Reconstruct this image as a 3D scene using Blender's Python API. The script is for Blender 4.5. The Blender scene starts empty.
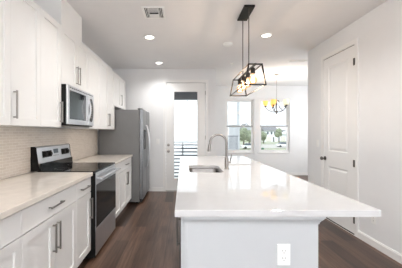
import bpy, bmesh, math, random
from mathutils import Vector, Matrix
random.seed(7)
PI = math.pi
COL = bpy.context.scene.collection

# ------------------------------------------------------------------ camera, world, light, exposure
FPX = 248.0
EYE = 1.32
cam_d = bpy.data.cameras.new('camera')
cam = bpy.data.objects.new('camera', cam_d); COL.objects.link(cam)
cam.location = (0, 0, EYE); cam.rotation_euler = (PI/2, 0, 0)
cam_d.sensor_fit = 'HORIZONTAL'; cam_d.sensor_width = 36.0
cam_d.lens = 36.0*FPX/402.0
cam_d.shift_x = (201-183)/402.0
cam_d.shift_y = -(134-132.2)/402.0
cam_d.clip_start = 0.02; cam_d.clip_end = 600
bpy.context.scene.camera = cam

world = bpy.data.worlds.new('overcast_sky'); bpy.context.scene.world = world
world.use_nodes = True
wn = world.node_tree; wn.nodes.clear()
wo = wn.nodes.new('ShaderNodeOutputWorld'); wb = wn.nodes.new('ShaderNodeBackground')
wt = wn.nodes.new('ShaderNodeTexCoord'); ws = wn.nodes.new('ShaderNodeSeparateXYZ')
wr = wn.nodes.new('ShaderNodeValToRGB')
wr.color_ramp.elements[0].position = 0.0; wr.color_ramp.elements[0].color = (0.94, 0.96, 1.0, 1)
wr.color_ramp.elements[1].position = 0.6; wr.color_ramp.elements[1].color = (0.72, 0.84, 1.0, 1)
wn.links.new(wt.outputs['Generated'], ws.inputs[0]); wn.links.new(ws.outputs['Z'], wr.inputs[0])
wn.links.new(wr.outputs[0], wb.inputs[0]); wb.inputs[1].default_value = 1.25
wn.links.new(wb.outputs[0], wo.inputs[0])

def area(name, loc, rot, sx, sy, power, color=(1, 1, 1)):
    l = bpy.data.lights.new(name, 'AREA'); l.shape = 'RECTANGLE'; l.size = sx; l.size_y = sy
    l.energy = power; l.color = color
    o = bpy.data.objects.new(name, l); COL.objects.link(o); o.location = loc; o.rotation_euler = rot
    return o
# added fill panel behind the camera, standing in for daylight from an unseen opening
area('rear_fill', (0.3, -3.55, 1.35), (PI/2+0.3, 0, 0), 3.2, 2.2, 34, (0.98, 0.99, 1.0))
area('ceiling_bounce_fill', (0.3, -1.6, 1.75), (PI+0.1, 0, 0), 1.2, 0.5, 150, (0.99, 0.99, 1.0))  # added upward light to brighten the ceiling, no real fixture here
# added fill on the windowless right side of the dining room
area('dining_side_fill', (4.5, 6.1, 1.6), (PI/2, 0, PI/2), 1.8, 1.6, 40, (0.98, 0.99, 1.0))
sun_d = bpy.data.lights.new('sun', 'SUN'); sun_d.energy = 3.0; sun_d.angle = 0.3
sun = bpy.data.objects.new('sun', sun_d); COL.objects.link(sun); sun.rotation_euler = (math.radians(38), 0, math.radians(-25))

vs = bpy.context.scene.view_settings
bpy.context.scene.display_settings.display_device = 'sRGB'
vs.view_transform = 'Standard'; vs.look = 'None'; vs.gamma = 1.0; vs.use_curve_mapping = False
vs.exposure = 0.40
DOWNLIGHT_W = 10.0

# ------------------------------------------------------------------ materials
def srgb(r, g, b):
    f = lambda c: (c/255/12.92) if c/255 <= 0.04045 else ((c/255+0.055)/1.055)**2.4
    return (f(r), f(g), f(b), 1)
def nt(name):
    m = bpy.data.materials.new(name); m.use_nodes = True
    t = m.node_tree; return m, t, t.nodes['Principled BSDF']
def mat(name, rgb, rough=0.5, metal=0.0, var=0.04, scale=6.0, bump=0.0, bscale=60.0, spec=0.5, stretch=None, coat=0):
    m, t, b = nt(name)
    c = srgb(*rgb)
    tc = t.nodes.new('ShaderNodeTexCoord'); mp = t.nodes.new('ShaderNodeMapping')
    if stretch: mp.inputs['Scale'].default_value = stretch
    t.links.new(tc.outputs['Object'], mp.inputs[0])
    n = t.nodes.new('ShaderNodeTexNoise'); n.inputs['Scale'].default_value = scale; n.inputs['Detail'].default_value = 3
    t.links.new(mp.outputs[0], n.inputs['Vector'])
    r = t.nodes.new('ShaderNodeValToRGB')
    r.color_ramp.elements[0].position = 0.3; r.color_ramp.elements[1].position = 0.7
    r.color_ramp.elements[0].color = tuple(x*(1-var) for x in c[:3])+(1,)
    r.color_ramp.elements[1].color = tuple(min(1, x*(1+var)) for x in c[:3])+(1,)
    t.links.new(n.outputs['Fac'], r.inputs[0]); t.links.new(r.outputs[0], b.inputs['Base Color'])
    b.inputs['Roughness'].default_value = rough; b.inputs['Metallic'].default_value = metal
    b.inputs['Specular IOR Level'].default_value = spec
    b.inputs['Coat Weight'].default_value = coat
    if bump:
        n2 = t.nodes.new('ShaderNodeTexNoise'); n2.inputs['Scale'].default_value = bscale
        t.links.new(mp.outputs[0], n2.inputs['Vector'])
        bp = t.nodes.new('ShaderNodeBump'); bp.inputs['Strength'].default_value = bump; bp.inputs['Distance'].default_value = 0.002
        t.links.new(n2.outputs['Fac'], bp.inputs['Height']); t.links.new(bp.outputs[0], b.inputs['Normal'])
    return m
def emit(name, rgb, strength):
    m, t, b = nt(name)
    b.inputs['Base Color'].default_value = srgb(*rgb)
    b.inputs['Emission Color'].default_value = srgb(*rgb); b.inputs['Emission Strength'].default_value = strength
    return m
def glass(name, tint=(1, 1, 1), gloss=0.06, rough=0.0):
    m, t, b = nt(name); t.nodes.remove(b)
    tr = t.nodes.new('ShaderNodeBsdfTransparent'); tr.inputs[0].default_value = tuple(tint)+(1,)
    gl = t.nodes.new('ShaderNodeBsdfGlossy'); gl.inputs['Roughness'].default_value = rough
    mx = t.nodes.new('ShaderNodeMixShader'); mx.inputs[0].default_value = gloss
    t.links.new(tr.outputs[0], mx.inputs[1]); t.links.new(gl.outputs[0], mx.inputs[2])
    t.links.new(mx.outputs[0], t.nodes['Material Output'].inputs[0])
    return m
def floor_mat():
    m, t, b = nt('vinyl_plank_floor')
    L = t.links
    tc = t.nodes.new('ShaderNodeTexCoord'); mp = t.nodes.new('ShaderNodeMapping')
    mp.inputs['Rotation'].default_value = (0, 0, PI/2)
    L.new(tc.outputs['Object'], mp.inputs[0])
    br = t.nodes.new('ShaderNodeTexBrick'); br.offset = 0.37
    br.inputs['Scale'].default_value = 1.0; br.inputs['Brick Width'].default_value = 1.22; br.inputs['Row Height'].default_value = 0.155
    br.inputs['Mortar Size'].default_value = 0.0018; br.inputs['Mortar Smooth'].default_value = 0.1
    br.inputs['Color1'].default_value = srgb(42, 29, 22); br.inputs['Color2'].default_value = srgb(106, 82, 68)
    br.inputs['Mortar'].default_value = srgb(38, 30, 26)
    L.new(mp.outputs[0], br.inputs['Vector'])
    mp2 = t.nodes.new('ShaderNodeMapping'); mp2.inputs['Scale'].default_value = (26, 1.3, 1)
    L.new(tc.outputs['Object'], mp2.inputs[0])
    n = t.nodes.new('ShaderNodeTexNoise'); n.inputs['Scale'].default_value = 1.6; n.inputs['Detail'].default_value = 6; n.inputs['Roughness'].default_value = 0.65
    L.new(mp2.outputs[0], n.inputs['Vector'])
    r = t.nodes.new('ShaderNodeValToRGB'); r.color_ramp.elements[0].position = 0.3; r.color_ramp.elements[1].position = 0.72
    r.color_ramp.elements[0].color = (0.42, 0.42, 0.42, 1); r.color_ramp.elements[1].color = (1.65, 1.6, 1.55, 1)
    L.new(n.outputs['Fac'], r.inputs[0])
    mx = t.nodes.new('ShaderNodeMix'); mx.data_type = 'RGBA'; mx.blend_type = 'MULTIPLY'; mx.inputs[0].default_value = 1
    L.new(br.outputs['Color'], mx.inputs[6]); L.new(r.outputs[0], mx.inputs[7])
    L.new(mx.outputs[2], b.inputs['Base Color'])
    b.inputs['Roughness'].default_value = 0.3; b.inputs['Specular IOR Level'].default_value = 0.4
    bp = t.nodes.new('ShaderNodeBump'); bp.inputs['Strength'].default_value = 0.25; bp.inputs['Distance'].default_value = 0.002
    L.new(n.outputs['Fac'], bp.inputs['Height']); L.new(bp.outputs[0], b.inputs['Normal'])
    return m
def tile_mat():
    m, t, b = nt('glass_mosaic_tile')
    L = t.links
    tc = t.nodes.new('ShaderNodeTexCoord'); mp = t.nodes.new('ShaderNodeMapping')
    mp.inputs['Rotation'].default_value = (0, PI/2, PI/2)
    sp = t.nodes.new('ShaderNodeSeparateXYZ'); cb = t.nodes.new('ShaderNodeCombineXYZ')
    L.new(tc.outputs['Object'], sp.inputs[0]); L.new(sp.outputs['Y'], cb.inputs['X']); L.new(sp.outputs['Z'], cb.inputs['Y'])
    t.nodes.remove(mp)
    br = t.nodes.new('ShaderNodeTexBrick')
    br.inputs['Scale'].default_value = 1.0; br.inputs['Brick Width'].default_value = 0.085; br.inputs['Row Height'].default_value = 0.026
    br.inputs['Mortar Size'].default_value = 0.0022
    br.inputs['Color1'].default_value = srgb(220, 210, 198); br.inputs['Color2'].default_value = srgb(211, 200, 188)
    br.inputs['Mortar'].default_value = srgb(231, 224, 215)
    L.new(cb.outputs[0], br.inputs['Vector']); L.new(br.outputs['Color'], b.inputs['Base Color'])
    b.inputs['Roughness'].default_value = 0.12
    n = t.nodes.new('ShaderNodeTexNoise'); n.inputs['Scale'].default_value = 22
    L.new(tc.outputs['Object'], n.inputs['Vector'])
    ad = t.nodes.new('ShaderNodeMath'); ad.operation = 'MULTIPLY_ADD'; ad.inputs[1].default_value = -1.0
    L.new(br.outputs['Fac'], ad.inputs[0]); L.new(n.outputs['Fac'], ad.inputs[2])
    bp = t.nodes.new('ShaderNodeBump'); bp.inputs['Strength'].default_value = 0.45; bp.inputs['Distance'].default_value = 0.002
    L.new(ad.outputs[0], bp.inputs['Height']); L.new(bp.outputs[0], b.inputs['Normal'])
    return m

M = {}
M['wall'] = mat('wall_paint', (231, 232, 233), 0.7, var=0.01, bump=0.15, bscale=140)
M['ceiling'] = mat('ceiling_paint', (230, 229, 229), 0.85, var=0.01, bump=0.2, bscale=90)
M['trim'] = mat('trim_paint', (237, 237, 236), 0.4, var=0.01)
M['cab'] = mat('cabinet_paint', (233, 232, 230), 0.38, var=0.01)
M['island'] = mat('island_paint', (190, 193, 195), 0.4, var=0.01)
M['quartz'] = mat('quartz', (203, 203, 203), 0.03, var=0.02, scale=14, spec=0.65)
M['quartz_warm'] = mat('quartz_left', (224, 216, 206), 0.08, var=0.05, scale=12, spec=0.55)
M['nickel'] = mat('brushed_nickel', (150, 146, 142), 0.3, 1.0, var=0.05)
M['steel'] = mat('stainless_steel', (212, 214, 217), 0.38, 1.0, var=0.05, scale=3, stretch=(1, 30, 1))
M['sinksteel'] = mat('sink_steel', (128, 126, 124), 0.22, 1.0, var=0.05)
M['dsteel'] = mat('slate_steel', (140, 142, 144), 0.33, 1.0, var=0.05, scale=3, stretch=(1, 1, 20))
M['fside'] = mat('fridge_side_paint', (118, 118, 118), 0.45, 0.2, var=0.03, bump=0.2, bscale=200)
M['blackglass'] = mat('black_glass', (12, 12, 13), 0.05, spec=0.35, var=0.0)
M['ovenglass'] = mat('oven_glass', (28, 29, 31), 0.06, spec=0.8, var=0.0)
M['mirrorglass'] = mat('reflective_oven_glass', (24, 26, 28), 0.05, var=0.0); M['mirrorglass'].node_tree.nodes['Principled BSDF'].inputs['IOR'].default_value = 2.8
M['black'] = mat('black_enamel', (18, 17, 16), 0.55, var=0.05, spec=0.2)
M['blackmetal'] = mat('black_metal', (30, 27, 25), 0.45, 0.5, var=0.1)
M['bronze'] = mat('bronze_metal', (92, 88, 84), 0.35, 0.8, var=0.1)
M['dark'] = mat('dark_cavity', (40, 40, 41), 0.8)
M['plate'] = mat('white_plastic', (238, 238, 236), 0.35, var=0.0)
M['pane'] = glass('window_glass', (0.96, 0.98, 0.98), 0.05)
M['bulb'] = glass('amber_bulb_glass', (0.86, 0.68, 0.5), 0.12, 0.05)
_t = M['bulb'].node_tree; _o = _t.nodes['Material Output']; _s = _o.inputs[0].links[0].from_socket
_e = _t.nodes.new('ShaderNodeEmission'); _e.inputs[0].default_value = srgb(255, 222, 180); _e.inputs[1].default_value = 0.22
_a = _t.nodes.new('ShaderNodeAddShader'); _t.links.new(_s, _a.inputs[0]); _t.links.new(_e.outputs[0], _a.inputs[1]); _t.links.new(_a.outputs[0], _o.inputs[0])
M['filament'] = emit('filament', (255, 205, 150), 6)
M['lens'] = emit('downlight_lens', (255, 250, 242), 5)
M['amber'] = emit('amber_shade', (255, 200, 110), 0.75)
M['backlit_shade'] = emit('backlit_shade', (250, 244, 214), 0.45)  # window backlight put into the colour of the right-hand shades
M['floor'] = floor_mat()
M['tile'] = tile_mat()
M['siding'] = mat('white_siding', (238, 240, 242), 0.7, var=0.02)
M['siding_grey'] = mat('grey_siding', (176, 178, 180), 0.7, var=0.03)
M['roof'] = mat('shingle_roof', (120, 118, 118), 0.9, var=0.15, scale=3)
M['beam'] = mat('porch_beam_paint', (92, 94, 102), 0.6, var=0.05)
M['grass'] = mat('lawn_grass', (136, 142, 110), 0.95, var=0.25, scale=0.3)
M['road'] = mat('asphalt_road', (176, 170, 160), 0.9, var=0.06, scale=0.5)
M['concrete'] = mat('pale_concrete', (214, 208, 198), 0.85, var=0.05)
M['leaf'] = mat('tree_foliage', (126, 134, 108), 0.9, var=0.45, scale=2.5)
M['bark'] = mat('tree_bark', (92, 78, 64), 0.9, var=0.2)
M['wglass'] = mat('dark_window_glass', (84, 92, 100), 0.15, var=0.1)
M['carwhite'] = mat('white_car_paint', (226, 226, 224), 0.25, var=0.02)
M['carred'] = mat('maroon_car_paint', (120, 52, 48), 0.25, var=0.05)
M['cargreen'] = mat('green_bin_plastic', (44, 104, 70), 0.5, var=0.05)
M['rubber'] = mat('tyre_rubber', (28, 28, 28), 0.8)

# ------------------------------------------------------------------ helpers
class MB:
    def __init__(s): s.bm = bmesh.new(); s.smooth = False
    def box(s, x0, x1, y0, y1, z0, z1):
        v = [s.bm.verts.new(p) for p in [(x0,y0,z0),(x1,y0,z0),(x1,y1,z0),(x0,y1,z0),(x0,y0,z1),(x1,y0,z1),(x1,y1,z1),(x0,y1,z1)]]
        for f in [(0,3,2,1),(4,5,6,7),(0,1,5,4),(1,2,6,5),(2,3,7,6),(3,0,4,7)]: s.bm.faces.new([v[i] for i in f])
        return s
    def loops(s, rings, closed_ring=True, cap=True):
        vr = [[s.bm.verts.new(p) for p in r] for r in rings]
        n = len(rings[0])
        for a, b in zip(vr[:-1], vr[1:]):
            for i in range(n if closed_ring else n-1):
                j = (i+1) % n
                s.bm.faces.new([a[i], a[j], b[j], b[i]])
        if cap:
            s.bm.faces.new(list(reversed(vr[0]))); s.bm.faces.new(vr[-1])
        return s
    def tube(s, pts, r, n=10, cap=True):
        pts = [Vector(p) for p in pts]; rings = []
        rr = r if isinstance(r, (list, tuple)) else [r]*len(pts)
        ref = None
        for i, p in enumerate(pts):
            d = (pts[min(i+1, len(pts)-1)]-pts[max(i-1, 0)]).normalized()
            if ref is None:
                ref = Vector((0, 0, 1)) if abs(d.z) < 0.9 else Vector((1, 0, 0))
            u = (ref-d*ref.dot(d)).normalized(); ref = u
            w = d.cross(u)
            rings.append([p+(u*math.cos(2*PI*k/n)+w*math.sin(2*PI*k/n))*rr[i] for k in range(n)])
        s.smooth = True
        return s.loops(rings, cap=cap)
    def lathe(s, c, prof, n=24, axis='z'):
        rings = []
        for r, h in prof:
            ring = []
            for k in range(n):
                a = 2*PI*k/n; q = (r*math.cos(a), r*math.sin(a))
                if axis == 'z': ring.append((c[0]+q[0], c[1]+q[1], c[2]+h))
                elif axis == 'x': ring.append((c[0]+h, c[1]+q[0], c[2]+q[1]))
                else: ring.append((c[0]+q[0], c[1]+h, c[2]+q[1]))
            rings.append(ring)
        s.smooth = True
        return s.loops(rings)
    def prism(s, poly, axis, a, b):
        # poly: 2-D points; axis 'x': (y,z), 'y': (x,z), 'z': (x,y)
        def P(p, t): return {'x': (t, p[0], p[1]), 'y': (p[0], t, p[1]), 'z': (p[0], p[1], t)}[axis]
        return s.loops([[P(p, a) for p in poly], [P(p, b) for p in poly]])
    def frame(s, f, u0, u1, v0, v1, w, n0, n1, wb=None):
        # rectangular ring lying in the (u,v) plane of mapper f, depth n0..n1
        wb = w if wb is None else wb
        for (a, b, c, d) in [(u0, u0+w, v0, v1), (u1-w, u1, v0, v1), (u0+w, u1-w, v1-w, v1), (u0+w, u1-w, v0, v0+wb)]:
            s.mbox(f, a, b, c, d, n0, n1)
        return s
    def mbox(s, f, u0, u1, v0, v1, n0, n1):
        p, q = f(u0, v0, n0), f(u1, v1, n1)
        return s.box(min(p[0], q[0]), max(p[0], q[0]), min(p[1], q[1]), max(p[1], q[1]), min(p[2], q[2]), max(p[2], q[2]))
    def panel(s, f, u0, u1, v0, v1, n0, n1, panels, depth=0.008, slope=0.006, raised=False):
        # slab with recessed panels (list of u0,u1,v0,v1) on its n1 face
        us = sorted({u0, u1, *[a for p in panels for a in p[:2]]}); vs_ = sorted({v0, v1, *[a for p in panels for a in p[2:]]})
        g = {}
        def V(u, v, n):
            k = (round(u, 5), round(v, 5), round(n, 5))
            if k not in g: g[k] = s.bm.verts.new(f(u, v, n))
            return g[k]
        for a, b in zip(us[:-1], us[1:]):
            for c, d in zip(vs_[:-1], vs_[1:]):
                if any(p[0] <= a+1e-6 and b-1e-6 <= p[1] and p[2] <= c+1e-6 and d-1e-6 <= p[3] for p in panels): continue
                s.bm.faces.new([V(a, c, n1), V(b, c, n1), V(b, d, n1), V(a, d, n1)])
        for p in panels:
            lev = [(0, n1), (slope, n1-depth)]
            if raised: lev += [(slope+0.012, n1-depth), (slope+0.035, n1-depth*0.35)]
            rg = []
            ulist = [u for u in us if p[0]-1e-6 <= u <= p[1]+1e-6]; vlist = [v for v in vs_ if p[2]-1e-6 <= v <= p[3]+1e-6]
            outer = [(u, p[2]) for u in ulist]+[(p[1], v) for v in vlist[1:]]+[(u, p[3]) for u in reversed(ulist[:-1])]+[(p[0], v) for v in reversed(vlist[1:-1])]
            cl = lambda x, lo, hi, e: min(max(x, lo+e), hi-e)
            for e, n in lev:
                rg.append([V(u, v, n) if e == 0 else s.bm.verts.new(f(cl(u, p[0], p[1], e), cl(v, p[2], p[3], e), n)) for u, v in outer])
            for r1, r2 in zip(rg[:-1], rg[1:]):
                for i in range(len(r1)):
                    j = (i+1) % len(r1)
                    s.bm.faces.new([r1[i], r1[j], r2[j], r2[i]])
            s.bm.faces.new(rg[-1])
        out = [(u, v0) for u in us]+[(u1, v) for v in vs_[1:]]+[(u, v1) for u in reversed(us[:-1])]+[(u0, v) for v in reversed(vs_[1:-1])]
        fr = [V(u, v, n1) for u, v in out]; bk = [s.bm.verts.new(f(u, v, n0)) for u, v in out]
        for i in range(len(out)):
            j = (i+1) % len(out); s.bm.faces.new([fr[i], bk[i], bk[j], fr[j]])
        s.bm.faces.new(bk)
        return s

def base_of(o):
    while o.parent: o = o.parent
    return Vector(o.location)
def obj(name, mb, m, parent=None, bevel=0.0, base=None, smooth=None, seg=2):
    bm = mb.bm
    bmesh.ops.recalc_face_normals(bm, faces=bm.faces)
    me = bpy.data.meshes.new(name)
    if parent is not None: off = base_of(parent)
    else:
        vs_ = [v.co for v in bm.verts]
        if base is None:
            base = Vector(((min(v.x for v in vs_)+max(v.x for v in vs_))/2, (min(v.y for v in vs_)+max(v.y for v in vs_))/2, min(v.z for v in vs_)))
        off = Vector(base)
    bmesh.ops.translate(bm, verts=bm.verts, vec=-off)
    bm.to_mesh(me); bm.free()
    o = bpy.data.objects.new(name, me); COL.objects.link(o)
    if parent is not None: o.parent = parent
    else: o.location = off
    me.materials.append(m)
    sm = mb.smooth if smooth is None else smooth
    if sm:
        for p in me.polygons: p.use_smooth = True
        try: me.set_sharp_from_angle(angle=math.radians(40))
        except Exception: pass
    if bevel:
        b = o.modifiers.new('bevel', 'BEVEL'); b.width = bevel; b.segments = seg; b.limit_method = 'ANGLE'; b.angle_limit = math.radians(50)
    return o
def tag(o, label, cat, group=None):
    o['label'] = label; o['category'] = cat
    if group: o['group'] = group
    return o
def thing(name, loc, label, cat, group=None):
    o = bpy.data.objects.new(name, None); COL.objects.link(o); o.location = loc; o.empty_display_size = 0.1
    return tag(o, label, cat, group)
def struct(name, mb, m, parent=None, bevel=0.0):
    o = obj(name, mb, m, parent, bevel)
    if parent is None: o['kind'] = 'structure'
    return o
def copy_tree(o, parent=None):
    c = o.copy(); COL.objects.link(c)
    if parent is not None: c.parent = parent
    for ch in [x for x in bpy.data.objects if x.parent == o]: copy_tree(ch, c)
    return c
def at(px, d): return (px-183)/FPX*d            # sideways position of something seen at photo column px, d metres away

LX, RX, KY, FY, CZ, JY, DX, WX = -1.58, 2.2, 5.55, 7.6, 2.74, 4.37, 4.6, 0.73
BY = -4.0
T = 0.12
# ------------------------------------------------------------------ room shell
struct('floor', MB().prism([(LX-T, BY-T), (RX+T, BY-T), (RX+T, JY), (DX+T, JY), (DX+T, FY+T), (WX-T, FY+T), (WX-T, KY+T), (LX-T, KY+T)], 'z', -0.1, 0), M['floor'])
struct('ceiling', MB().prism([(LX-T, BY-T), (RX+T, BY-T), (RX+T, JY-T), (DX+T, JY-T), (DX+T, FY+T), (WX-T, FY+T), (WX-T, KY+T), (LX-T, KY+T)], 'z', CZ, CZ+0.12), M['ceiling'])
struct('wall_left', MB().box(LX-T, LX, BY, KY+T, 0, CZ), M['wall'])
# kitchen end wall with the glazed door opening
D0, D1, DH = -0.39, 0.51, 2.44
w = MB(); w.box(LX, D0, KY, KY+T, 0, CZ); w.box(D1, WX, KY, KY+T, 0, CZ); w.box(D0, D1, KY, KY+T, DH, CZ)
struct('wall_end', w, M['wall'])
struct('wall_return', MB().box(WX-T, WX, KY+T, FY, 0, CZ), M['wall'])
# far dining wall with two window openings
W1, W2, WZ0, WZ1 = (1.30, 2.18), (2.33, 3.27), 0.70, 2.34
w = MB()
w.box(WX-T, DX+T, FY, FY+T, 0, WZ0); w.box(WX-T, DX+T, FY, FY+T, WZ1, CZ)
for a, b in [(WX-T, W1[0]), (W1[1], W2[0]), (W2[1], DX+T)]: w.box(a, b, FY, FY+T, WZ0, WZ1)
struct('wall_far', w, M['wall'])
struct('wall_right', MB().box(RX, RX+T, BY, JY-T, 0, CZ), M['wall'])
struct('wall_jog', MB().box(RX, DX+T, JY-T, JY, 0, CZ), M['wall'])
struct('wall_dining_right', MB().box(DX, DX+T, JY, FY, 0, CZ), M['wall'])
# unseen rear wall behind the camera, wide opening added to let sky light in
w = MB(); w.box(LX, -1.35, BY-T, BY, 0, CZ); w.box(1.95, RX, BY-T, BY, 0, CZ); w.box(-1.35, 1.95, BY-T, BY, 2.45, CZ)
struct('wall_rear', w, M['wall'])
# duct chase above the range cabinets
struct('trim_1', MB().box(LX, -1.255, 2.56, 3.08, 2.42, CZ), M['cab'], bevel=0.002)
# baseboards
def basebd(name, boxes):
    m = MB()
    for x0, x1, y0, y1, side in boxes:
        m.box(x0, x1, y0, y1, 0, 0.078)
        e = 0.006
        if side == '-x': m.box(x0+e, x1, y0, y1, 0.078, 0.09)
        elif side == '+x': m.box(x0, x1-e, y0, y1, 0.078, 0.09)
        else: m.box(x0, x1, y0+e, y1, 0.078, 0.09)
    struct(name, m, M['trim'])
PD0, PD1 = 3.163, 3.867                       # pantry door slab
basebd('baseboard_right', [(RX-0.014, RX, BY, PD0-0.062, '-x'), (RX-0.014, RX, PD1+0.062, JY, '-x')])
basebd('baseboard_end', [(-0.70, D0-0.055, KY-0.014, KY, 'y'), (D1+0.055, WX, KY-0.014, KY, 'y')])
basebd('baseboard_far', [(WX, DX, FY-0.014, FY, 'y')])

# ------------------------------------------------------------------ windows in the dining room
fy = lambda u, v, n: (u, FY+n, v)
def window(name, w, extra):
    a, b = w
    r = struct(name, MB().frame(fy, a, b, WZ0, WZ1, 0.035, 0.03, 0.10), M['trim'])
    mid = 1.50
    obj('sash', MB().frame(fy, a+0.035, b-0.035, mid-0.02, WZ1-0.035, 0.045, 0.065, 0.095), M['trim'], r)
    obj('sash', MB().frame(fy, a+0.035, b-0.035, WZ0+0.035, mid+0.025, 0.045, 0.035, 0.063), M['trim'], r)
    obj('meeting_rail', MB().box(a+0.04, b-0.04, FY+0.028, FY+0.034, mid-0.022, mid+0.027), M['siding_grey'], r)
    obj('pane', MB().box(a+0.07, b-0.07, FY+0.078, FY+0.082, mid+0.02, WZ1-0.075), M['pane'], r)
    obj('pane', MB().box(a+0.07, b-0.07, FY+0.047, FY+0.051, WZ0+0.075, mid-0.015), M['pane'], r)
    obj('window_sill', MB().box(a-0.03, b+0.03, FY-0.02, FY+0.03, WZ0-0.025, WZ0+0.001), M['trim'], r, 0.003)
window('window_1', W1, 0); window('window_2', W2, 0)

# ------------------------------------------------------------------ glazed back door
fk = lambda u, v, n: (u, KY-n, v)
d = struct('door_1', MB().frame(fk, D0-0.055, D1+0.055, 0.0, DH+0.05, 0.06, 0, 0.016, wb=0.001), M['trim'], bevel=0.003)
gx0, gx1, gz0, gz1 = -0.20, 0.325, 0.28, 2.23
m = MB(); m.frame(fk, D0+0.012, D1-0.012, 0.012, DH-0.02, 0.001, -0.05, -0.01)
m = MB()
for a, b, c, e in [(D0+0.012, gx0, 0.012, DH-0.015), (gx1, D1-0.012, 0.012, DH-0.015), (gx0, gx1, 0.012, gz0), (gx0, gx1, gz1, DH-0.015)]:
    m.mbox(fk, a, b, c, e, -0.05, -0.008)
obj('door_slab', m, M['trim'], d)
obj('glass_frame', MB().frame(fk, gx0-0.02, gx1+0.02, gz0-0.02, gz1+0.02, 0.024, -0.008, 0.004), M['trim'], d, 0.003)
obj('pane', MB().mbox(fk, gx0+0.003, gx1-0.003, gz0+0.003, gz1-0.003, -0.035, -0.03), M['pane'], d)
obj('threshold', MB().box(D0, D1, KY, KY+0.1, 0.0, 0.014), M['nickel'], d)
for z, nm in [(1.035, 'deadbolt'), (0.895, 'door_knob')]:
    kb = MB()
    prof = [(0.03, 0), (0.03, -0.008), (0.012, -0.012)] + ([(0.012, -0.03), (0.026, -0.04), (0.029, -0.055), (0.02, -0.068), (0.004, -0.07)] if nm == 'door_knob' else [(0.020, -0.018), (0.018, -0.022)])
    kb.lathe((-0.325, KY+0.008, z), prof, 20, 'y'); obj(nm, kb, M['nickel'], d)
for z in (0.25, 1.2, 2.2):
    obj('hinge', MB().tube([(D1-0.01, KY-0.004, z-0.045), (D1-0.01, KY-0.004, z+0.045)], 0.006), M['nickel'], d)

# ------------------------------------------------------------------ pantry door in the right wall
fr = lambda u, v, n: (RX-n, u, v)
d = struct('door_2', MB().frame(fr, PD0-0.06, PD1+0.06, 0.0, 2.505, 0.058, 0, 0.016, wb=0.001), M['trim'], bevel=0.003)
m = MB().panel(fr, PD0, PD1, 0.022, 2.435, -0.0, 0.010, [(3.295, 3.735, 1.04, 2.30), (3.295, 3.735, 0.20, 0.81)], 0.009, 0.01, True)
obj('door_slab', m, M['trim'], d)
obj('door_gap', MB().frame(fr, PD0-0.003, PD1+0.003, 0.001, 2.443, 0.004, 0, 0.0035, wb=0.02), M['dark'], d)
kb = MB(); kb.lathe((RX-0.010, 3.82, 0.92), [(0.031, 0), (0.031, -0.008), (0.011, -0.012), (0.011, -0.032), (0.025, -0.042), (0.029, -0.055), (0.022, -0.068), (0.004, -0.071)], 22, 'x')
obj('door_knob', kb, M['bronze'], d)
for z in (0.20, 0.92, 2.22):
    hg = MB().tube([(RX-0.019, PD0-0.001, z-0.045), (RX-0.019, PD0-0.001, z+0.045)], 0.0075)
    hg.box(RX-0.0185, RX-0.016, PD0-0.012, PD0+0.02, z-0.045, z+0.045)
    obj('hinge', hg, M['bronze'], d)

# ------------------------------------------------------------------ cabinets on the left wall
fl = lambda x: (lambda u, v, n: (x+n, u, v))       # faces +x
fi = lambda x: (lambda u, v, n: (x-n, u, v))       # faces -x (island aisle side)
def pull(f, u, v, length, vert, parent, m=None, off=0.032, r=0.0055):
    mb = MB(); h = length/2
    def bx(a, b, c, e, n0, n1): mb.mbox(f, a, b, c, e, n0, n1)
    if vert:
        bx(u-r, u+r, v-h, v+h, off-2*r, off)
        for q in (-h+0.012, h-0.012): bx(u-r, u+r, v+q-r, v+q+r, 0, off-2*r)
    else:
        bx(u-h, u+h, v-r, v+r, off-2*r, off)
        for q in (-h+0.012, h-0.012): bx(u+q-r, u+q+r, v-r, v+r, 0, off-2*r)
    return obj('handle', mb, m or M['nickel'], parent, 0.002)
G = 0.0018
def shaker(f, u0, u1, v0, v1, parent, name='door', m=None, rail=0.057):
    m = m or M['cab']
    u0, u1, v0, v1 = u0+G, u1-G, v0+G, v1-G
    mb = MB().panel(f, u0, u1, v0, v1, 0.0, 0.019, [(u0+rail, u1-rail, v0+rail, v1-rail)], 0.012, 0.002)
    return obj(name, mb, m, parent)
UF = -1.269; UX = -1.25           # carcass front and door front of the wall cabinets
def upper(y0, y1, z0, z1, ndoor, handles, label, group='white shaker wall cabinets'):
    t = thing('wall_cabinet', (-1.42, (y0+y1)/2, z0), label, 'cabinet', group)
    obj('body', MB().box(LX+0.002, UF, y0+0.0008, y1-0.0008, z0, z1), M['cab'], t)
    f = fl(UF); w = (y1-y0)/ndoor
    for i in range(ndoor):
        dr = shaker(f, y0+i*w, y0+(i+1)*w, z0, z1, t)
        hy = handles[i]
        if hy is not None:
            if z1-z0 > 0.8: hz = z0+0.155
            else: hz = z0+0.16
            pull(fl(UX), y0+i*w+(0.03 if hy == 'L' else w-0.03), hz, 0.21, True, dr)
    return t
upper(0.66, 1.42, 1.37, 2.42, 2, ['R', 'L'], 'white shaker wall cabinet nearest the camera, at left edge of the frame')
upper(1.42, 2.18, 1.37, 2.42, 2, [None, 'L'], 'tall white shaker wall cabinet cut by left edge of the photo')
upper(2.18, 2.548, 1.37, 2.42, 1, ['R'], 'narrow tall white wall cabinet directly left of the microwave')
upper(2.55, 3.308, 1.822, 2.42, 2, ['R', 'L'], 'short white wall cabinet with two pulls above the microwave')
upper(3.31, 3.77, 1.37, 2.42, 1, [None], 'narrow white wall cabinet directly right of the microwave')
upper(3.77, 4.53, 1.37, 2.42, 2, ['R', 'L'], 'two-door white wall cabinet just before the refrigerator')
upper(4.532, 5.39, 1.80, 2.42, 2, [None, 'L'], 'short white wall cabinet above the refrigerator')

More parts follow.
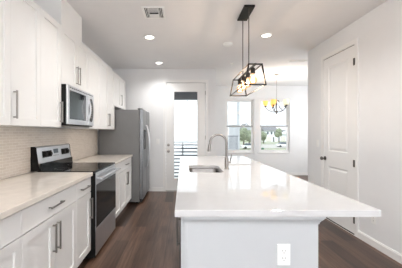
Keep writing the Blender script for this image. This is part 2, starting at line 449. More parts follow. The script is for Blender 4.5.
BF = -0.964
def basecab(y0, y1, ndoor, hd, label, dhandle=True):
    t = thing('base_cabinet', (-1.27, (y0+y1)/2, 0), label, 'cabinet', 'white shaker base cabinets')
    b = MB(); b.box(LX+0.002, BF, y0+0.0008, y1-0.0008, 0.10, 0.872); b.box(LX+0.002, BF-0.065, y0+0.0008, y1-0.0008, 0, 0.10)
    obj('body', b, M['cab'], t)
    f = fl(BF)
    u0, u1 = y0+G, y1-G
    dr = obj('drawer', MB().panel(f, u0, u1, 0.716, 0.862, 0, 0.019, [(u0+0.006, u1-0.006, 0.722, 0.856)], 0.0015, 0.001), M['cab'], t)
    pull(fl(BF+0.019), (y0+y1)/2, 0.787, 0.19, False, dr)
    w = (y1-y0)/ndoor
    for i in range(ndoor):
        dd = shaker(f, y0+i*w, y0+(i+1)*w, 0.112, 0.71, t)
        pull(fl(BF+0.019), y0+i*w+(0.03 if hd[i] == 'L' else w-0.03), 0.55, 0.21, True, dd)
    return t
basecab(0.71, 1.455, 2, ['R', 'L'], 'white base cabinet at the left edge of the frame, nearest the camera')
basecab(1.455, 2.205, 2, ['R', 'L'], 'wide white base cabinet with two doors, left of the narrow one beside the range')
basecab(2.205, 2.545, 1, ['R'], 'narrow white base cabinet with one door directly left of the range')
basecab(3.315, 3.77, 1, ['L'], 'narrow white base cabinet directly beyond the range')
basecab(3.77, 4.545, 2, ['R', 'L'], 'two-door white base cabinet directly before the refrigerator')
for y0, y1, lab in [(0.70, 2.546, 'pale quartz worktop left of the range, running out of the photo'), (3.314, 4.552, 'pale quartz worktop between the range and the refrigerator')]:
    tag(obj('worktop', MB().box(LX+0.002, -0.925, y0, y1, 0.873, 0.91), M['quartz_warm'], bevel=0.003), lab, 'worktop', 'pale quartz worktops on the base cabinets')
tag(obj('tile_backsplash', MB().box(LX+0.0005, LX+0.010, 0.70, 4.552, 0.911, 1.369), M['tile']), 'beige glass mosaic tile backsplash between worktop and wall cabinets', 'backsplash')

# ------------------------------------------------------------------ microwave over the range
t = thing('microwave', (-1.38, 2.93, 1.392), 'stainless steel over-the-range microwave with dark oval control panel', 'microwave')
y0, y1, z0, z1 = 2.553, 3.305, 1.392, 1.818
obj('body', MB().box(LX+0.012, -1.207, y0, y1, z0, z1), M['black'], t, 0.003)
fm = fl(-1.207)
m = MB(); dx = 0.018
m.frame(fm, y0+0.002, y0+0.56, z0+0.012, z1-0.002, 0.05, 0, dx, wb=0.055)
dr = obj('door', m, M['steel'], t, 0.004)
obj('window', MB().mbox(fm, y0+0.05, y0+0.512, z0+0.066, z1-0.05, 0.006, dx-0.006), M['mirrorglass'], dr)
m = MB(); yy = y0+0.565
m.mbox(fm, yy, y1-0.002, z0+0.012, z1-0.002, 0, dx)
cp = obj('control_panel', m, M['steel'], t, 0.004)
ov = MB(); cyc, czc = yy+0.085, (z0+z1)/2-0.005
ring = lambda n: [fm(cyc+0.078*math.cos(a*PI/16), czc+0.15*math.sin(a*PI/16), n) for a in range(32)]
ov.loops([ring(dx), ring(dx+0.004)]); obj('keypad', ov, M['blackglass'], cp)
bt = MB()
for i in range(6):
    for j in range(3): bt.mbox(fm, cyc-0.035+j*0.026, cyc-0.019+j*0.026, czc-0.10+i*0.030, czc-0.088+i*0.030, dx+0.004, dx+0.0052)
obj('buttons', bt, M['nickel'], cp)
obj('display', MB().mbox(fm, cyc-0.032, cyc+0.032, czc+0.095, czc+0.118, dx+0.004, dx+0.0055), M['wglass'], cp)
pts = [fm(yy-0.035+0.0*k, z0+0.05+(z1-z0-0.10)*k/12, dx+0.006+0.034*math.sin(PI*k/12)) for k in range(13)]
obj('handle', MB().tube(pts, 0.011, 10), M['steel'], dr)
vt = MB()
for i in range(14): vt.mbox(fm, y0+0.05+i*0.048, y0+0.085+i*0.048, z1-0.030, z1-0.022, dx, dx+0.001)
obj('vent_grille', vt, M['dark'], t)
obj('underside_filter', MB().box(-1.5, -1.26, y0+0.06, y1-0.06, z0-0.004, z0), M['nickel'], t)

# ------------------------------------------------------------------ range
y0, y1 = 2.552, 3.308
t = thing('range', (-1.25, 2.93, 0), 'freestanding stainless electric range with black glass cooktop and oven door', 'stove')
obj('body', MB().box(LX+0.012, -0.925, y0, y1, 0.02, 0.898), M['black'], t, 0.003)
ct = obj('cooktop', MB().box(-1.50, -0.905, y0, y1, 0.898, 0.917), M['blackglass'], t, 0.004)
for cx, cy, r in [(-1.10, 2.75, 0.10), (-1.10, 3.12, 0.075), (-1.34, 2.75, 0.075), (-1.34, 3.12, 0.10)]:
    rg = MB(); n = 40
    ri = [[(cx+q*math.cos(2*PI*k/n), cy+q*math.sin(2*PI*k/n), z) for k in range(n)] for q, z in [(r, 0.917), (r, 0.9174), (r-0.003, 0.9174), (r-0.003, 0.917)]]
    rg.loops(ri, cap=False); obj('burner_ring', rg, M['bronze'], ct)
# leaning back panel
bg = MB().prism([(LX+0.012, 0.917), (-1.475, 0.917), (-1.492, 1.0), (-1.495, 1.005), (-1.515, 1.158), (-1.53, 1.165), (LX+0.012, 1.165)], 'y', y0+0.004, y1-0.004)
bgo = obj('back_panel', bg, M['steel'], t, 0.002)
for ya, yb in ((y0+0.0005, y0+0.004), (y1-0.004, y1-0.0005)):
    obj('end_cap', MB().prism([(LX+0.012, 0.917), (-1.470, 0.917), (-1.490, 1.0), (-1.512, 1.160), (-1.53, 1.168), (LX+0.012, 1.168)], 'y', ya, yb), M['black'], bgo)
def onbg(s, v): # point on slanted face: s along y, v height
    return (-1.495+(v-1.005)/(1.158-1.005)*(-0.02), s, v)
def plate(ya, yb, za, zb, th, nm, mt, par):
    a, b = onbg(ya, za), onbg(yb, zb)
    ring = lambda n: [(onbg(ya, za)[0]+n, ya, za), (onbg(yb, za)[0]+n, yb, za), (onbg(yb, zb)[0]+n, yb, zb), (onbg(ya, zb)[0]+n, ya, zb)]
    return obj(nm, MB().loops([ring(-0.004), ring(th)]), mt, par)
plate(y0+0.10, y0+0.29, 1.045, 1.115, 0.002, 'knob_panel', M['black'], bgo)
plate(y1-0.24, y1-0.05, 1.045, 1.115, 0.002, 'knob_panel', M['black'], bgo)
dp = plate(2.885, 2.99, 1.075, 1.125, 0.002, 'display', M['wglass'], bgo)
for i in range(4):
    plate(2.875+i*0.032, 2.893+i*0.032, 1.045, 1.055, 0.002, 'button', M['nickel'], bgo)
for y in (y0+0.145, y0+0.245, y1-0.195, y1-0.095):
    p = onbg(y, 1.08)
    obj('knob', MB().lathe((p[0]+0.002, p[1], p[2]), [(0.026, 0), (0.024, 0.010), (0.020, 0.024), (0.004, 0.026)], 18, 'x'), M['blackmetal'], bgo)
obj('lower_panel', MB().box(-1.4765, -1.470, y0+0.01, y1-0.01, 0.9175, 0.995), M['blackglass'], t)
fo = fl(-0.925)
dr = obj('oven_door', MB().frame(fo, y0+0.004, y1-0.004, 0.315, 0.870, 0.04, 0, 0.028, wb=0.012).mbox(fo, y0+0.044, y1-0.044, 0.775, 0.832, 0, 0.028), M['steel'], t, 0.003)
obj('side_trim', MB().mbox(fo, y0-0.001, y0+0.004, 0.03, 0.897, 0, 0.024), M['black'], t)
obj('oven_window', MB().mbox(fo, y0+0.010, y1-0.010, 0.328, 0.775, 0.002, 0.030), M['blackglass'], dr, 0.002)
hb = MB().tube([(-0.848, y0+0.03, 0.838), (-0.848, y1-0.03, 0.838)], 0.013, 12)
hb.box(-0.897, -0.844, y0+0.05, y0+0.075, 0.828, 0.848); hb.box(-0.897, -0.844, y1-0.075, y1-0.05, 0.828, 0.848)
obj('handle', hb, M['steel'], dr)
obj('front_rail', MB().mbox(fo, y0, y1, 0.874, 0.897, 0, 0.022), M['steel'], t, 0.002)
obj('storage_drawer', MB().mbox(fo, y0+0.004, y1-0.004, 0.045, 0.310, 0, 0.026), M['steel'], t, 0.004)
for sy in (y0+0.05, y1-0.05):
    for sx in (-1.50, -1.0): obj('foot', MB().tube([(sx, sy, 0), (sx, sy, 0.02)], 0.018), M['black'], t)

# ------------------------------------------------------------------ refrigerator
y0, y1 = 4.572, 5.482; sp = 4.965
t = thing('refrigerator', (-1.17, 5.03, 0), 'slate grey side-by-side refrigerator with bowed steel handles', 'refrigerator')
obj('body', MB().box(-1.56, -0.805, y0, y1, 0.03, 1.735), M['fside'], t, 0.004)
obj('kick_grille', MB().box(-0.80, -0.765, y0+0.02, y1-0.02, 0.02, 0.10), M['dark'], t)
for a, b, lab in [(y0+0.002, sp-0.003, 'f'), (sp+0.003, y1-0.002, 'r')]:
    prof = [(-0.800, a), (-0.748, a), (-0.738, a+0.02), (-0.733, (a+b)/2), (-0.738, b-0.02), (-0.748, b), (-0.800, b)]
    dr = obj('door', MB().prism(prof, 'z', 0.085, 1.745), M['dsteel'], t, 0.004)
    hy = sp-0.035 if lab == 'f' else sp+0.035
    pts = [(-0.735+0.062*math.sin(PI*k/16)**0.6, hy, 0.62+0.84*k/16) for k in range(17)]
    obj('handle', MB().tube(pts, 0.011, 10), M['steel'], dr)
    if lab == 'f':
        obj('dispenser', MB().frame(fl(-0.737), a+0.08, a+0.28, 1.0, 1.36, 0.02, 0, 0.006), M['black'], dr)
        obj('dispenser_recess', MB().mbox(fl(-0.737), a+0.10, a+0.26, 1.02, 1.34, 0, 0.0035), M['blackglass'], dr)
for y in (y0+0.05, y1-0.05): obj('hinge_cap', MB().box(-0.84, -0.755, y-0.03, y+0.03, 1.7455, 1.762), M['black'], t, 0.003)
for sy in (y0+0.06, y1-0.06):
    for sx in (-1.5, -0.86): obj('foot', MB().tube([(sx, sy, 0), (sx, sy, 0.03)], 0.02), M['black'], t)

# ------------------------------------------------------------------ island
IX0, IX1, IY0, IY1 = 0.006, 0.728, 1.335, 4.22
t = thing('kitchen_island', ((IX0+IX1)/2, (IY0+IY1)/2, 0), 'white painted kitchen island base with plain end panel and cove moulding', 'island')
b = MB()
b.box(IX0, IX1, IY0, 2.44, 0.10, 0.872); b.box(IX0, IX1, 3.2, IY1, 0.10, 0.872)
b.box(IX0, IX0+0.02, 2.44, 3.2, 0.10, 0.872); b.box(0.5, IX1, 2.44, 3.2, 0.10, 0.872); b.box(IX0+0.02, 0.5, 2.44, 3.2, 0.10, 0.12)
b.box(IX0+0.06, IX1, IY0, IY1, 0, 0.10)
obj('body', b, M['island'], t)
# moulding under the worktop: swept profile round front, right and far sides
prof = [(0.0, 0.826), (0.004, 0.826), (0.006, 0.836), (0.012, 0.846), (0.020, 0.855), (0.022, 0.862), (0.027, 0.864), (0.027, 0.872), (0.0, 0.872)]
rings = []
for (cx, cy, sx, sy) in [(IX0, IY0, 0, -1), (IX1, IY0, 1, -1), (IX1, IY1, 1, 1), (IX0, IY1, 0, 1)]:
    rings.append([(cx+sx*p, cy+sy*p, z) for p, z in prof])
obj('cove_moulding', MB().loops(rings), M['island'], t)
obj('corner_stile', MB().box(IX0-0.001, IX0+0.018, IY0-0.003, IY0, 0.0, 0.826), M['island'], t, 0.001)
obj('base_skirting', MB().box(IX0+0.0, IX1+0.012, IY0-0.012, IY0, 0, 0.09).box(IX1, IX1+0.012, IY0, IY1, 0, 0.09), M['island'], t, 0.002)
fd = fi(IX0)
for a, b_, hd in [(1.342, 1.80, 'L'), (2.42, 2.83, 'R'), (2.83, 3.24, 'L'), (3.24, 3.73, 'R'), (3.73, 4.215, 'L')]:
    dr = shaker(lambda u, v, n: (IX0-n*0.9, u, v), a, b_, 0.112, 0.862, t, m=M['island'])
    pull(fi(IX0-0.017), a+0.05 if hd == 'L' else b_-0.03, 0.765, 0.16, True, dr, m=M['bronze'], off=0.026)
# dishwasher in the aisle side
dw = obj('dishwasher_front', MB().box(IX0-0.018, IX0, 1.803, 2.417, 0.112, 0.862), M['steel'], t, 0.002)
pull(fi(IX0-0.018), 2.11, 0.80, 0.5, False, dw, off=0.026)

def rrect(x0, x1, y0, y1, r, n=6):
    p = []
    for cx, cy, a0 in [(x1-r, y0+r, -90), (x1-r, y1-r, 0), (x0+r, y1-r, 90), (x0+r, y0+r, 180)]:
        for k in range(n+1):
            a = math.radians(a0+90*k/n); p.append((cx+r*math.cos(a), cy+r*math.sin(a)))
    return p
SX0, SX1, SY0, SY1 = 0.070, 0.425, 2.52, 3.08
CX0, CX1, CY0, CY1 = -0.044, 1.04, 1.30, 4.27
# worktop slab with the sink cut-out
bm = bmesh.new(); es = []
for loop in ([(CX0, CY0), (CX1, CY0), (CX1, CY1), (CX0, CY1)], rrect(SX0, SX1, SY0, SY1, 0.05)):
    vv = [bm.verts.new((x, y, 0.91)) for x, y in loop]
    es += [bm.edges.new((vv[i], vv[(i+1) % len(vv)])) for i in range(len(vv))]
bmesh.ops.triangle_fill(bm, edges=es, use_beauty=True)
g = bmesh.ops.extrude_face_region(bm, geom=list(bm.faces))
bmesh.ops.translate(bm, verts=[v for v in g['geom'] if isinstance(v, bmesh.types.BMVert)], vec=(0, 0, -0.036))
mb = MB(); mb.bm.free(); mb.bm = bm
tag(obj('island_worktop', mb, M['quartz'], bevel=0.003), 'long glossy white quartz worktop covering the island', 'worktop')
# sink bowl
s = thing('sink', ((SX0+SX1)/2, (SY0+SY1)/2, 0.67), 'undermount stainless steel sink set in the island worktop', 'sink')
rg = []
for e, z in [(0.018, 0.871), (-0.004, 0.871), (-0.006, 0.868), (-0.012, 0.72), (-0.03, 0.695), (-0.05, 0.69)]:
    rg.append([(x, y, z) for x, y in rrect(SX0-e, SX1+e, SY0-e, SY1+e, 0.05+e*0.5)])
mb = MB(); mb.smooth = True
vr = [[mb.bm.verts.new(p) for p in r] for r in rg]
for a, b in zip(vr[:-1], vr[1:]):
    for i in range(len(a)): mb.bm.faces.new([a[i], a[(i+1) % len(a)], b[(i+1) % len(a)], b[i]])
mb.bm.faces.new(vr[-1])
ob = obj('bowl', mb, M['sinksteel'], s); sm = ob.modifiers.new('thickness', 'SOLIDIFY'); sm.thickness = -0.0015; sm.offset = -1
obj('drain', MB().lathe((0.25, 2.8, 0.690), [(0.045, 0.0), (0.045, 0.003), (0.035, 0.003), (0.03, 0.001), (0.002, 0.001)], 24), M['nickel'], s)
# faucet
fx, fyy = 0.485, 2.76
t = thing('faucet', (fx, fyy, 0.91), 'brushed nickel gooseneck pull-down faucet beside the island sink', 'faucet')
obj('body', MB().lathe((fx, fyy, 0.91), [(0.028, 0), (0.028, 0.008), (0.021, 0.014), (0.021, 0.12), (0.016, 0.13), (0.013, 0.135)], 24), M['nickel'], t)
pts = [(fx, fyy, 1.04), (fx, fyy, 1.12), (fx, fyy, 1.20)]
R = 0.092
for k in range(1, 15):
    a = PI*k/14*1.02
    pts.append((fx-R+R*math.cos(a), fyy, 1.20+R*math.sin(a)))
pts.append((fx-2*R-0.006, fyy, 1.175))
obj('spout', MB().tube(pts, 0.0125, 14), M['nickel'], t)
obj('spray_head', MB().tube([(fx-2*R-0.005, fyy, 1.18), (fx-2*R-0.008, fyy, 1.15), (fx-2*R-0.012, fyy, 1.105)], [0.014, 0.0165, 0.018], 16), M['nickel'], t)
lv = MB().tube([(fx+0.018, fyy, 0.985), (fx+0.045, fyy, 0.988)], 0.013, 14)
lv.tube([(fx+0.038, fyy, 0.988), (fx+0.045, fyy-0.02, 1.04), (fx+0.05, fyy-0.03, 1.075)], [0.007, 0.006, 0.005], 10)
obj('lever', lv, M['nickel'], t)

# ------------------------------------------------------------------ outlets and switches
def wallplate(name, f, u, v, kind, label, cat, W=0.07, H=0.114):
    c = f(u, v, 0)
    t = thing(name, c, label, cat)
    obj('plate', MB().mbox(f, u-W/2, u+W/2, v-H/2, v+H/2, 0, 0.005), M['plate'], t, 0.002)
    if kind == 'outlet':
        for dz in (-0.0195, 0.0195):
            r = obj('receptacle', MB().loops([[f(u+0.0165*math.cos(a*PI/10), v+dz+max(-0.0135, min(0.0135, 0.0165*math.sin(a*PI/10))), n) for a in range(20)] for n in (0.005, 0.0068)]), M['plate'], t)
            sl = MB()
            for du, hh in ((-0.0065, 0.0045), (0.0065, 0.0038)): sl.mbox(f, u+du-0.0013, u+du+0.0013, v+dz+0.003-hh+0.001, v+dz+0.003+hh, 0.0068, 0.0072)
            sl.mbox(f, u-0.0022, u+0.0022, v+dz-0.010, v+dz-0.006, 0.0068, 0.0072)
            obj('slots', sl, M['dark'], r)
    elif kind == 'paddle':
        n = 2 if W > 0.1 else 1
        for i in range(n):
            q = u if n == 1 else u-0.023+i*0.046
            obj('paddle', MB().mbox(f, q-0.0165, q+0.0165, v-0.033, v+0.033, 0.005, 0.008), M['plate'], t, 0.001)
    return t
wallplate('wall_outlet', lambda u, v, n: (u, IY0-n, v), 0.541, 0.662, 'outlet', 'white duplex outlet on the end panel of the island', 'outlet')
wallplate('wall_outlet', fr, 2.86, 0.32, 'outlet', 'white duplex outlet low on the right wall near the pantry door', 'outlet')
wallplate('light_switch', fr, 4.045, 1.14, 'paddle', 'white wall switch on the right wall beyond the pantry door', 'switch')
wallplate('light_switch', fk, -0.564, 1.11, 'paddle', 'white wall switch between the refrigerator and the glazed door', 'switch')

# ------------------------------------------------------------------ ceiling fittings
def downlight(x, y, label):
    t = thing('recessed_light', (x, y, CZ), label, 'ceiling light', 'recessed ceiling lights')
    obj('trim_ring', MB().lathe((x, y, CZ), [(0.085, 0), (0.083, -0.006), (0.066, -0.009), (0.062, -0.003), (0.06, 0)], 32), M['plate'], t)
    obj('lens', MB().lathe((x, y, CZ), [(0.060, -0.0005), (0.058, -0.005), (0.002, -0.0055)], 32), M['lens'], t)
    l = bpy.data.lights.new('downlight_beam', 'SPOT'); l.energy = DOWNLIGHT_W*4; l.spot_size = math.radians(145); l.spot_blend = 1.0
    l.shadow_soft_size = 0.06; l.color = (1.0, 0.985, 0.97)
    o = bpy.data.objects.new('downlight_beam', l); COL.objects.link(o); o.parent = t; o.location = (0, 0, -0.03)
downlight(-0.50, 3.70, 'round recessed ceiling light just beyond the ceiling vent over the aisle')
downlight(-0.49, 5.07, 'farthest round recessed ceiling light, near the glazed door')
downlight(1.22, 3.63, 'round recessed ceiling light right of the pendant canopy')
downlight(-0.50, 2.33, 'recessed ceiling light over the aisle, on the camera side of the ceiling vent')
downlight(1.22, 2.26, 'recessed ceiling light above the near right end of the island')
t = thing('smoke_detector', (0.717, 3.97, CZ), 'white round smoke detector on ceiling left of the pendant rods', 'smoke detector')
obj('body', MB().lathe((0.717, 3.97, CZ), [(0.075, 0), (0.075, -0.012), (0.060, -0.032), (0.002, -0.036)], 32), M['plate'], t)
obj('grille', MB().lathe((0.717, 3.97, CZ-0.034), [(0.035, 0), (0.034, -0.006), (0.002, -0.007)], 24), M['plate'], t)
t = thing('ceiling_sensor', (1.01, 5.15, CZ), 'tiny white round sensor on the ceiling beyond the smoke detector', 'sensor')
obj('body', MB().lathe((1.01, 5.15, CZ), [(0.045, 0), (0.043, -0.012), (0.03, -0.02), (0.002, -0.022)], 24), M['plate'], t)
obj('cap', MB().lathe((1.01, 5.15, CZ-0.021), [(0.015, 0), (0.014, -0.012), (0.002, -0.014)], 16), M['plate'], t)
# four-way supply vent
vx0, vx1, vy0, vy1 = -0.475, -0.215, 2.80, 3.09
t = thing('ceiling_vent', ((vx0+vx1)/2, (vy0+vy1)/2, CZ), 'square white four-way air vent in the kitchen ceiling', 'vent')
fc = lambda u, v, n: (u, v, CZ-n)
obj('frame', MB().frame(fc, vx0, vx1, vy0, vy1, 0.022, 0, 0.008), M['plate'], t, 0.002)
obj('backing', MB().mbox(fc, vx0+0.02, vx1-0.02, vy0+0.02, vy1-0.02, 0, 0.001), M['dark'], t)
ax0, ax1, ay0, ay1 = vx0+0.075, vx1-0.075, vy0+0.09, vy1-0.09
lou = []
for k in range(3):
    lou.append((vx0+0.024+k*0.017, vx0+0.030+k*0.017, vy0+0.024, vy1-0.024))
    lou.append((vx1-0.030-k*0.017, vx1-0.024-k*0.017, vy0+0.024, vy1-0.024))
for k in range(4):
    lou.append((ax0, ax1, vy0+0.028+k*0.03, vy0+0.034+k*0.03))
for k in range(4):
    lou.append((ax0, ax1, vy1-0.034-k*0.026, vy1-0.018-k*0.026))
lou.append((ax0-0.005, ax0+0.001, vy0+0.022, vy1-0.022)); lou.append((ax1-0.001, ax1+0.005, vy0+0.022, vy1-0.022))
for a, b, c, e in lou: obj('louver', MB().mbox(fc, a, b, c, e, 0.001, 0.008), M['plate'], t)
# long slot register in the dining ceiling
t = thing('slot_register', (2.31, 4.98, CZ), 'white slot air register in the ceiling near the right wall corner', 'vent')
obj('frame', MB().frame(fc, 2.10, 2.46, 4.86, 4.99, 0.015, 0, 0.008), M['plate'], t, 0.002)
obj('backing', MB().mbox(fc, 2.112, 2.448, 4.872, 4.978, 0, 0.001), M['dark'], t)
for k in range(4): obj('louver', MB().mbox(fc, 2.113, 2.447, 4.884+k*0.023, 4.893+k*0.023, 0.001, 0.007), M['plate'], t)

# ------------------------------------------------------------------ linear cage pendant
PXc = 0.743
t = thing('pendant_light', (PXc, 2.94, CZ), 'black open-cage linear pendant with amber bulbs hanging over the island', 'pendant light')
obj('canopy', MB().box(PXc-0.06, PXc+0.06, 2.76, 3.12, CZ-0.022, CZ), M['blackmetal'], t, 0.003)
for y in (2.80, 3.08):
    obj('rod', MB().tube([(PXc, y, 2.03), (PXc, y, CZ-0.02)], 0.0055, 10), M['bronze'], t)
cy0, cy1, zt, zb, ht, hb_ = 2.55, 3.33, 2.02, 1.81, 0.069, 0.108
cg = MB()
def bar(a, b, r=0.007):
    a, b = Vector(a), Vector(b); d = (b-a).normalized()
    up = Vector((0, 0, 1)) if abs(d.z) < 0.8 else Vector((0, 1, 0))
    u = d.cross(up).normalized(); w = d.cross(u).normalized()
    q = [(-1, -1), (1, -1), (1, 1), (-1, 1)]
    a2, b2 = a-d*r, b+d*r
    cg.loops([[a2+u*r*i+w*r*j for i, j in q], [b2+u*r*i+w*r*j for i, j in q]])
for y in (cy0, cy1):
    bar((PXc-ht, y, zt), (PXc+ht, y, zt)); bar((PXc-hb_, y, zb), (PXc+hb_, y, zb))
    for sg in (-1, 1): bar((PXc+sg*ht, y, zt), (PXc+sg*hb_, y, zb))
for sg in (-1, 1):
    bar((PXc+sg*ht, cy0, zt), (PXc+sg*ht, cy1, zt), 0.005); bar((PXc+sg*hb_, cy0, zb), (PXc+sg*hb_, cy1, zb), 0.005)
obj('cage', cg, M['blackmetal'], t, 0.001)
cg = MB(); bar((PXc, cy0, zt), (PXc, cy1, zt), 0.009)
obj('centre_bar', cg, M['blackmetal'], t, 0.001)
for y in (2.64, 2.84, 3.04, 3.24):
    so = obj('socket', MB().lathe((PXc, y, zt), [(0.010, 0), (0.010, -0.015), (0.024, -0.020), (0.024, -0.062), (0.027, -0.064), (0.027, -0.074), (0.017, -0.076)], 20), M['blackmetal'], t)
    bl = obj('bulb', MB().lathe((PXc, y, zt-0.076), [(0.014, 0), (0.016, -0.012), (0.026, -0.026), (0.040, -0.045), (0.0465, -0.066), (0.044, -0.086), (0.033, -0.103), (0.016, -0.111), (0.001, -0.112)], 24), M['bulb'], so)
    fm_ = MB()
    for k in range(6):
        a = k*PI/3
        fm_.tube([(PXc+0.006*math.cos(a), y+0.006*math.sin(a), zt-0.095), (PXc+0.016*math.cos(a), y+0.016*math.sin(a), zt-0.15)], 0.0014, 6)
    obj('filament', fm_, M['filament'], so)
    l = bpy.data.lights.new('bulb_glow', 'POINT'); l.energy = 4.5; l.color = (1, 0.93, 0.86); l.shadow_soft_size = 0.02
    o = bpy.data.objects.new('bulb_glow', l); COL.objects.link(o); o.parent = t; o.location = (0, y-2.94, zt-0.14-CZ)

# ------------------------------------------------------------------ dining chandelier
hx, hy_ = 2.30, 6.09
t = thing('chandelier', (hx, hy_, CZ), 'nickel five-arm chandelier with upturned amber glass shades before the right window', 'chandelier')
obj('canopy', MB().lathe((hx, hy_, CZ), [(0.065, 0), (0.062, -0.012), (0.03, -0.026), (0.008, -0.03)], 24), M['nickel'], t)
obj('stem', MB().tube([(hx, hy_, 2.12), (hx, hy_, CZ-0.02)], 0.004, 10), M['nickel'], t)
obj('hub', MB().lathe((hx, hy_, 1.79), [(0.003, -0.03), (0.018, -0.015), (0.010, 0), (0.03, 0.02), (0.032, 0.045), (0.012, 0.06), (0.010, 0.2), (0.022, 0.22), (0.010, 0.25), (0.007, 0.34)], 20), M['bronze'], t)
sh_i = 0
for k in range(5):
    a = math.radians(162-72*k); c, s_ = math.cos(a), math.sin(a)
    P = lambda r, z: (hx+r*c, hy_+r*s_, z)
    arm = MB().tube([P(0.02, 1.82), P(0.07, 1.815), P(0.14, 1.835), P(0.195, 1.86), P(0.235, 1.90), P(0.255, 1.935), P(0.26, 1.96)], 0.0075, 8)
    arm.tube([P(0.01, 2.09), P(0.05, 2.10), P(0.07, 2.05), P(0.06, 1.98), P(0.09, 1.92), P(0.16, 1.86)], 0.005, 8)
    ao = obj('arm', arm, M['bronze'], t)
    obj('cup', MB().lathe(P(0.26, 1.945), [(0.008, 0), (0.022, 0.006), (0.034, 0.022), (0.014, 0.034), (0.014, 0.05)], 18), M['bronze'], ao)
    shd = MB(); n = 22; rg = []
    cxx, cyy, _ = P(0.26, 0)
    for r, z in [(0.024, 1.975), (0.040, 1.985), (0.056, 2.012), (0.062, 2.05), (0.065, 2.095), (0.061, 2.095), (0.058, 2.05), (0.052, 2.018), (0.036, 1.992), (0.020, 1.98)]:
        rg.append([(cxx+r*math.cos(2*PI*q/n), cyy+r*math.sin(2*PI*q/n), z) for q in range(n)])
    shd.smooth = True; shd.loops(rg)
    so = obj('shade', shd, M['backlit_shade'] if k in (2, 3) else M['amber'], ao)
    l = bpy.data.lights.new('shade_glow', 'POINT'); l.energy = 7; l.color = (1, 0.95, 0.88); l.shadow_soft_size = 0.03
    o = bpy.data.objects.new('shade_glow', l); COL.objects.link(o); o.parent = t; o.location = (0.26*c, 0.26*s_, 2.06-CZ)
    so['label'] = 'glass shade coloured pale cream for the window backlight' if k in (2, 3) else 'amber glass shade'

# ------------------------------------------------------------------ outdoors
GZ = -3.0
struct('ground', MB().box(-160, 160, 8.6, 300, GZ-0.2, GZ), M['grass'])
# balcony outside the glazed door
struct('balcony_deck', MB().box(-2.2, WX-T-0.01, KY+T, 7.35, -0.14, -0.02), M['concrete'])
struct('balcony_ceiling', MB().box(-2.2, WX-T-0.01, KY+T, 7.35, 2.62, 2.74), M['beam'])
struct('balcony_beam', MB().box(-2.2, WX-T-0.01, 7.2, 7.35, 2.27, 2.62), M['beam'])
t = thing('balcony_railing', (-0.7, 7.15, -0.02), 'dark horizontal bar railing outside the glazed door', 'railing')
for k in range(10):
    z = 0.035+k*0.1
    obj('rail_bar', MB().box(-2.2, WX-T-0.02, 7.14, 7.165, z, z+0.034), M['beam'], t)
obj('top_rail', MB().box(-2.2, WX-T-0.02, 7.12, 7.19, 1.02, 1.05), M['siding_grey'], t)
for x in (-2.15, -1.08, -0.01): obj('post', MB().box(x-0.02, x+0.02, 7.166, 7.20, -0.02, 1.02), M['siding_grey'], t)

# pale neighbouring building seen through the glazed door and the left window
t = thing('townhouse', (-3.2, 19, GZ), 'large pale townhouse close outside, behind glazed door and left window', 'building')
nb = at(239.0, 14)
b = MB().box(-10, nb, 14, 24, GZ, 6.2)
obj('wall', b, mat('townhouse_siding', (222, 223, 224), 0.7, var=0.02), t)
sd = MB()
for k in range(44): sd.box(-10, nb-0.13, 13.985, 14.0, GZ+0.1+k*0.2, GZ+0.115+k*0.2)
obj('siding_boards', sd, M['siding'], t)
obj('corner_board', MB().box(nb-0.12, nb+0.03, 13.96, 14.1, GZ, 6.2), M['siding_grey'], t)
obj('roof', MB().prism([(-10.4, 6.2), (nb+0.5, 6.2), ((nb-10)/2, 9.4)], 'y', 13.5, 24.5), M['roof'], t)
obj('balcony_slab', MB().box(at(226, 13), at(238, 13), 12.9, 14, 0.05, 0.22), M['siding_grey'], t)
rl = MB()
for k in range(14): rl.box(at(226, 13)+k*0.045, at(226, 13)+k*0.045+0.014, 12.95, 12.97, 0.22, 1.1)
rl.box(at(226, 13), at(238, 13), 12.93, 12.99, 1.1, 1.14)
obj('balustrade', rl, M['beam'], t)
wf = obj('window', MB().frame(lambda u, v, n: (u, 14-n, v), at(229, 14), at(237, 14), 0.3, 1.75, 0.05, 0, 0.04), M['siding_grey'], t)
obj('pane', MB().box(at(229, 14)+0.05, at(237, 14)-0.05, 13.98, 14.0, 0.35, 1.7), M['siding_grey'], wf)
wf = obj('window', MB().frame(lambda u, v, n: (u, 14-n, v), at(187, 14), at(197.5, 14), 2.92, 3.6, 0.05, 0, 0.04), M['siding_grey'], t)
obj('pane', MB().box(at(187, 14)+0.05, at(197.5, 14)-0.05, 13.98, 14.0, 2.97, 3.55), M['siding'], wf)

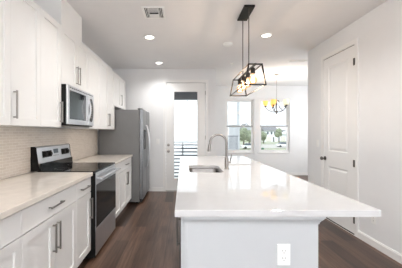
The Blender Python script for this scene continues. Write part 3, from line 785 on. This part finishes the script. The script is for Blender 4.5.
# road and drives far off
struct('street', MB().box(-120, 160, 66, 88, GZ, GZ+0.04), M['road'])
struct('sidewalk', MB().box(-120, 160, 97, 100, GZ, GZ+0.08), M['concrete'])
def house(px0, px1, d, hw, roofh, m, label, gable=True, fl2=True):
    x0, x1 = at(px0, d), at(px1, d); dep = 10
    t = thing('house', ((x0+x1)/2, d+dep/2, GZ), label, 'house', 'houses across the street')
    obj('wall', MB().box(x0, x1, d, d+dep, GZ, GZ+hw), m, t)
    e = 0.5
    if gable: rf = MB().prism([(x0-e, GZ+hw), (x1+e, GZ+hw), ((x0+x1)/2, GZ+hw+roofh)], 'y', d-0.5, d+dep+0.5)
    else: rf = MB().prism([(d-e, GZ+hw), (d+dep+e, GZ+hw), (d+dep/2, GZ+hw+roofh)], 'x', x0-e, x1+e)
    obj('roof', rf, M['roof'], t)
    w = x1-x0
    obj('garage_door', MB().box(x0+w*0.08, x0+w*0.48, d-0.06, d, GZ, GZ+2.3), M['concrete'], t)
    obj('front_door', MB().box(x0+w*0.62, x0+w*0.75, d-0.06, d, GZ, GZ+2.2), M['roof'], t)
    rows = [(3.3, 4.6)] if fl2 else []
    for z0, z1 in rows:
        for q in (0.15, 0.45, 0.72):
            wf = obj('window', MB().box(x0+w*q, x0+w*(q+0.14), d-0.08, d, GZ+z0, GZ+z1), M['wglass'], t)
    if gable:
        obj('gable_trim', MB().prism([(x0-e, GZ+hw-0.05), (x0-e+0.5, GZ+hw-0.05), ((x0+x1)/2, GZ+hw+roofh-0.3), (x1+e-0.5, GZ+hw-0.05), (x1+e, GZ+hw-0.05), ((x0+x1)/2, GZ+hw+roofh)], 'y', d-0.6, d-0.5), M['siding'], t)
        obj('gable_wall', MB().prism([(x0, GZ+hw), (x1, GZ+hw), ((x0+x1)/2, GZ+hw+roofh-0.5)], 'y', d-0.56, d-0.5), m, t)
    return t
house(265, 277.5, 112, 5.0, 2.2, M['siding'], 'white gabled house across the street, left one in the right window', False)
house(279.5, 292, 118, 3.4, 2.0, M['siding'], 'low white house across the street, right one in the right window', True, False)
house(240.5, 254, 125, 5.4, 3.4, M['siding_grey'], 'grey house across the street behind trees in the left window')
def tree(px, d, h, r, label):
    x = at(px, d)
    t = thing('tree', (x, d, GZ), label, 'tree', 'street trees')
    obj('trunk', MB().tube([(x, d, GZ), (x+0.1, d, GZ+h*0.35), (x, d, GZ+h*0.6)], [0.22, 0.16, 0.1], 8), M['bark'], t)
    bm = bmesh.new()
    for k in range(7):
        a = random.random()*6.28; q = r*0.5*random.random()
        mtx = Matrix.Translation((x+q*math.cos(a), d+q*math.sin(a), GZ+h-r*1.0+(random.random()-0.5)*r*1.2)) @ Matrix.Scale(r*(0.5+0.35*random.random()), 4)
        bmesh.ops.create_icosphere(bm, subdivisions=3, radius=1, matrix=mtx)
    for v in bm.verts: v.co += Vector([(random.random()-0.5)*r*0.16 for _ in range(3)])
    mb = MB(); mb.bm.free(); mb.bm = bm
    obj('foliage', mb, M['leaf'], t)
tree(243.5, 70, 5.6, 1.7, 'left green street tree in the left window')
tree(249, 78, 4.8, 1.7, 'right green street tree in the left window')
tree(279, 100, 5.6, 1.4, 'small dark tree between the two houses in the right window')
tree(263.5, 96, 4.2, 1.8, 'bushy tree at the left side of the right window')
def car(px, d, m, label, flip=1):
    x = at(px, d)
    t = thing('car', (x, d, GZ+0.04), label, 'car', 'cars parked on the street')
    z = GZ+0.04
    body = MB().prism([(x-2.2, z+0.3), (x+2.2, z+0.3), (x+2.25, z+0.75), (x+1.5, z+0.9), (x-1.7, z+0.92), (x-2.25, z+0.8)], 'y', d-0.85, d+0.85)
    obj('body', body, m, t, 0.05)
    obj('cabin', MB().prism([(x-1.5, z+0.92), (x+1.15, z+0.90), (x+0.6, z+1.42), (x-0.9, z+1.45)], 'y', d-0.75, d+0.75), M['wglass'], t, 0.05)
    for sx in (-1.35, 1.35):
        for sy in (-0.87, 0.69): obj('wheel', MB().lathe((x+sx, d+sy, z+0.33), [(0.33, 0), (0.33, 0.18)], 18, 'y'), M['rubber'], t)
car(250, 64, M['carwhite'], 'white car parked in the street, low in the left window')
car(284, 71, M['carwhite'], 'white car parked in the street, low in the right window')
bx = at(262.0, 58)
t = thing('wheelie_bin', (bx, 58, GZ), 'small green bin outside, bottom left of the right window', 'bin')
obj('body', MB().prism([(bx-0.3, GZ), (bx+0.3, GZ), (bx+0.36, GZ+0.6), (bx-0.36, GZ+0.6)], 'y', 57.6, 58.4), M['cargreen'], t, 0.03)
obj('lid', MB().box(bx-0.4, bx+0.4, 57.5, 58.5, GZ+0.6, GZ+0.68), M['cargreen'], t, 0.02)
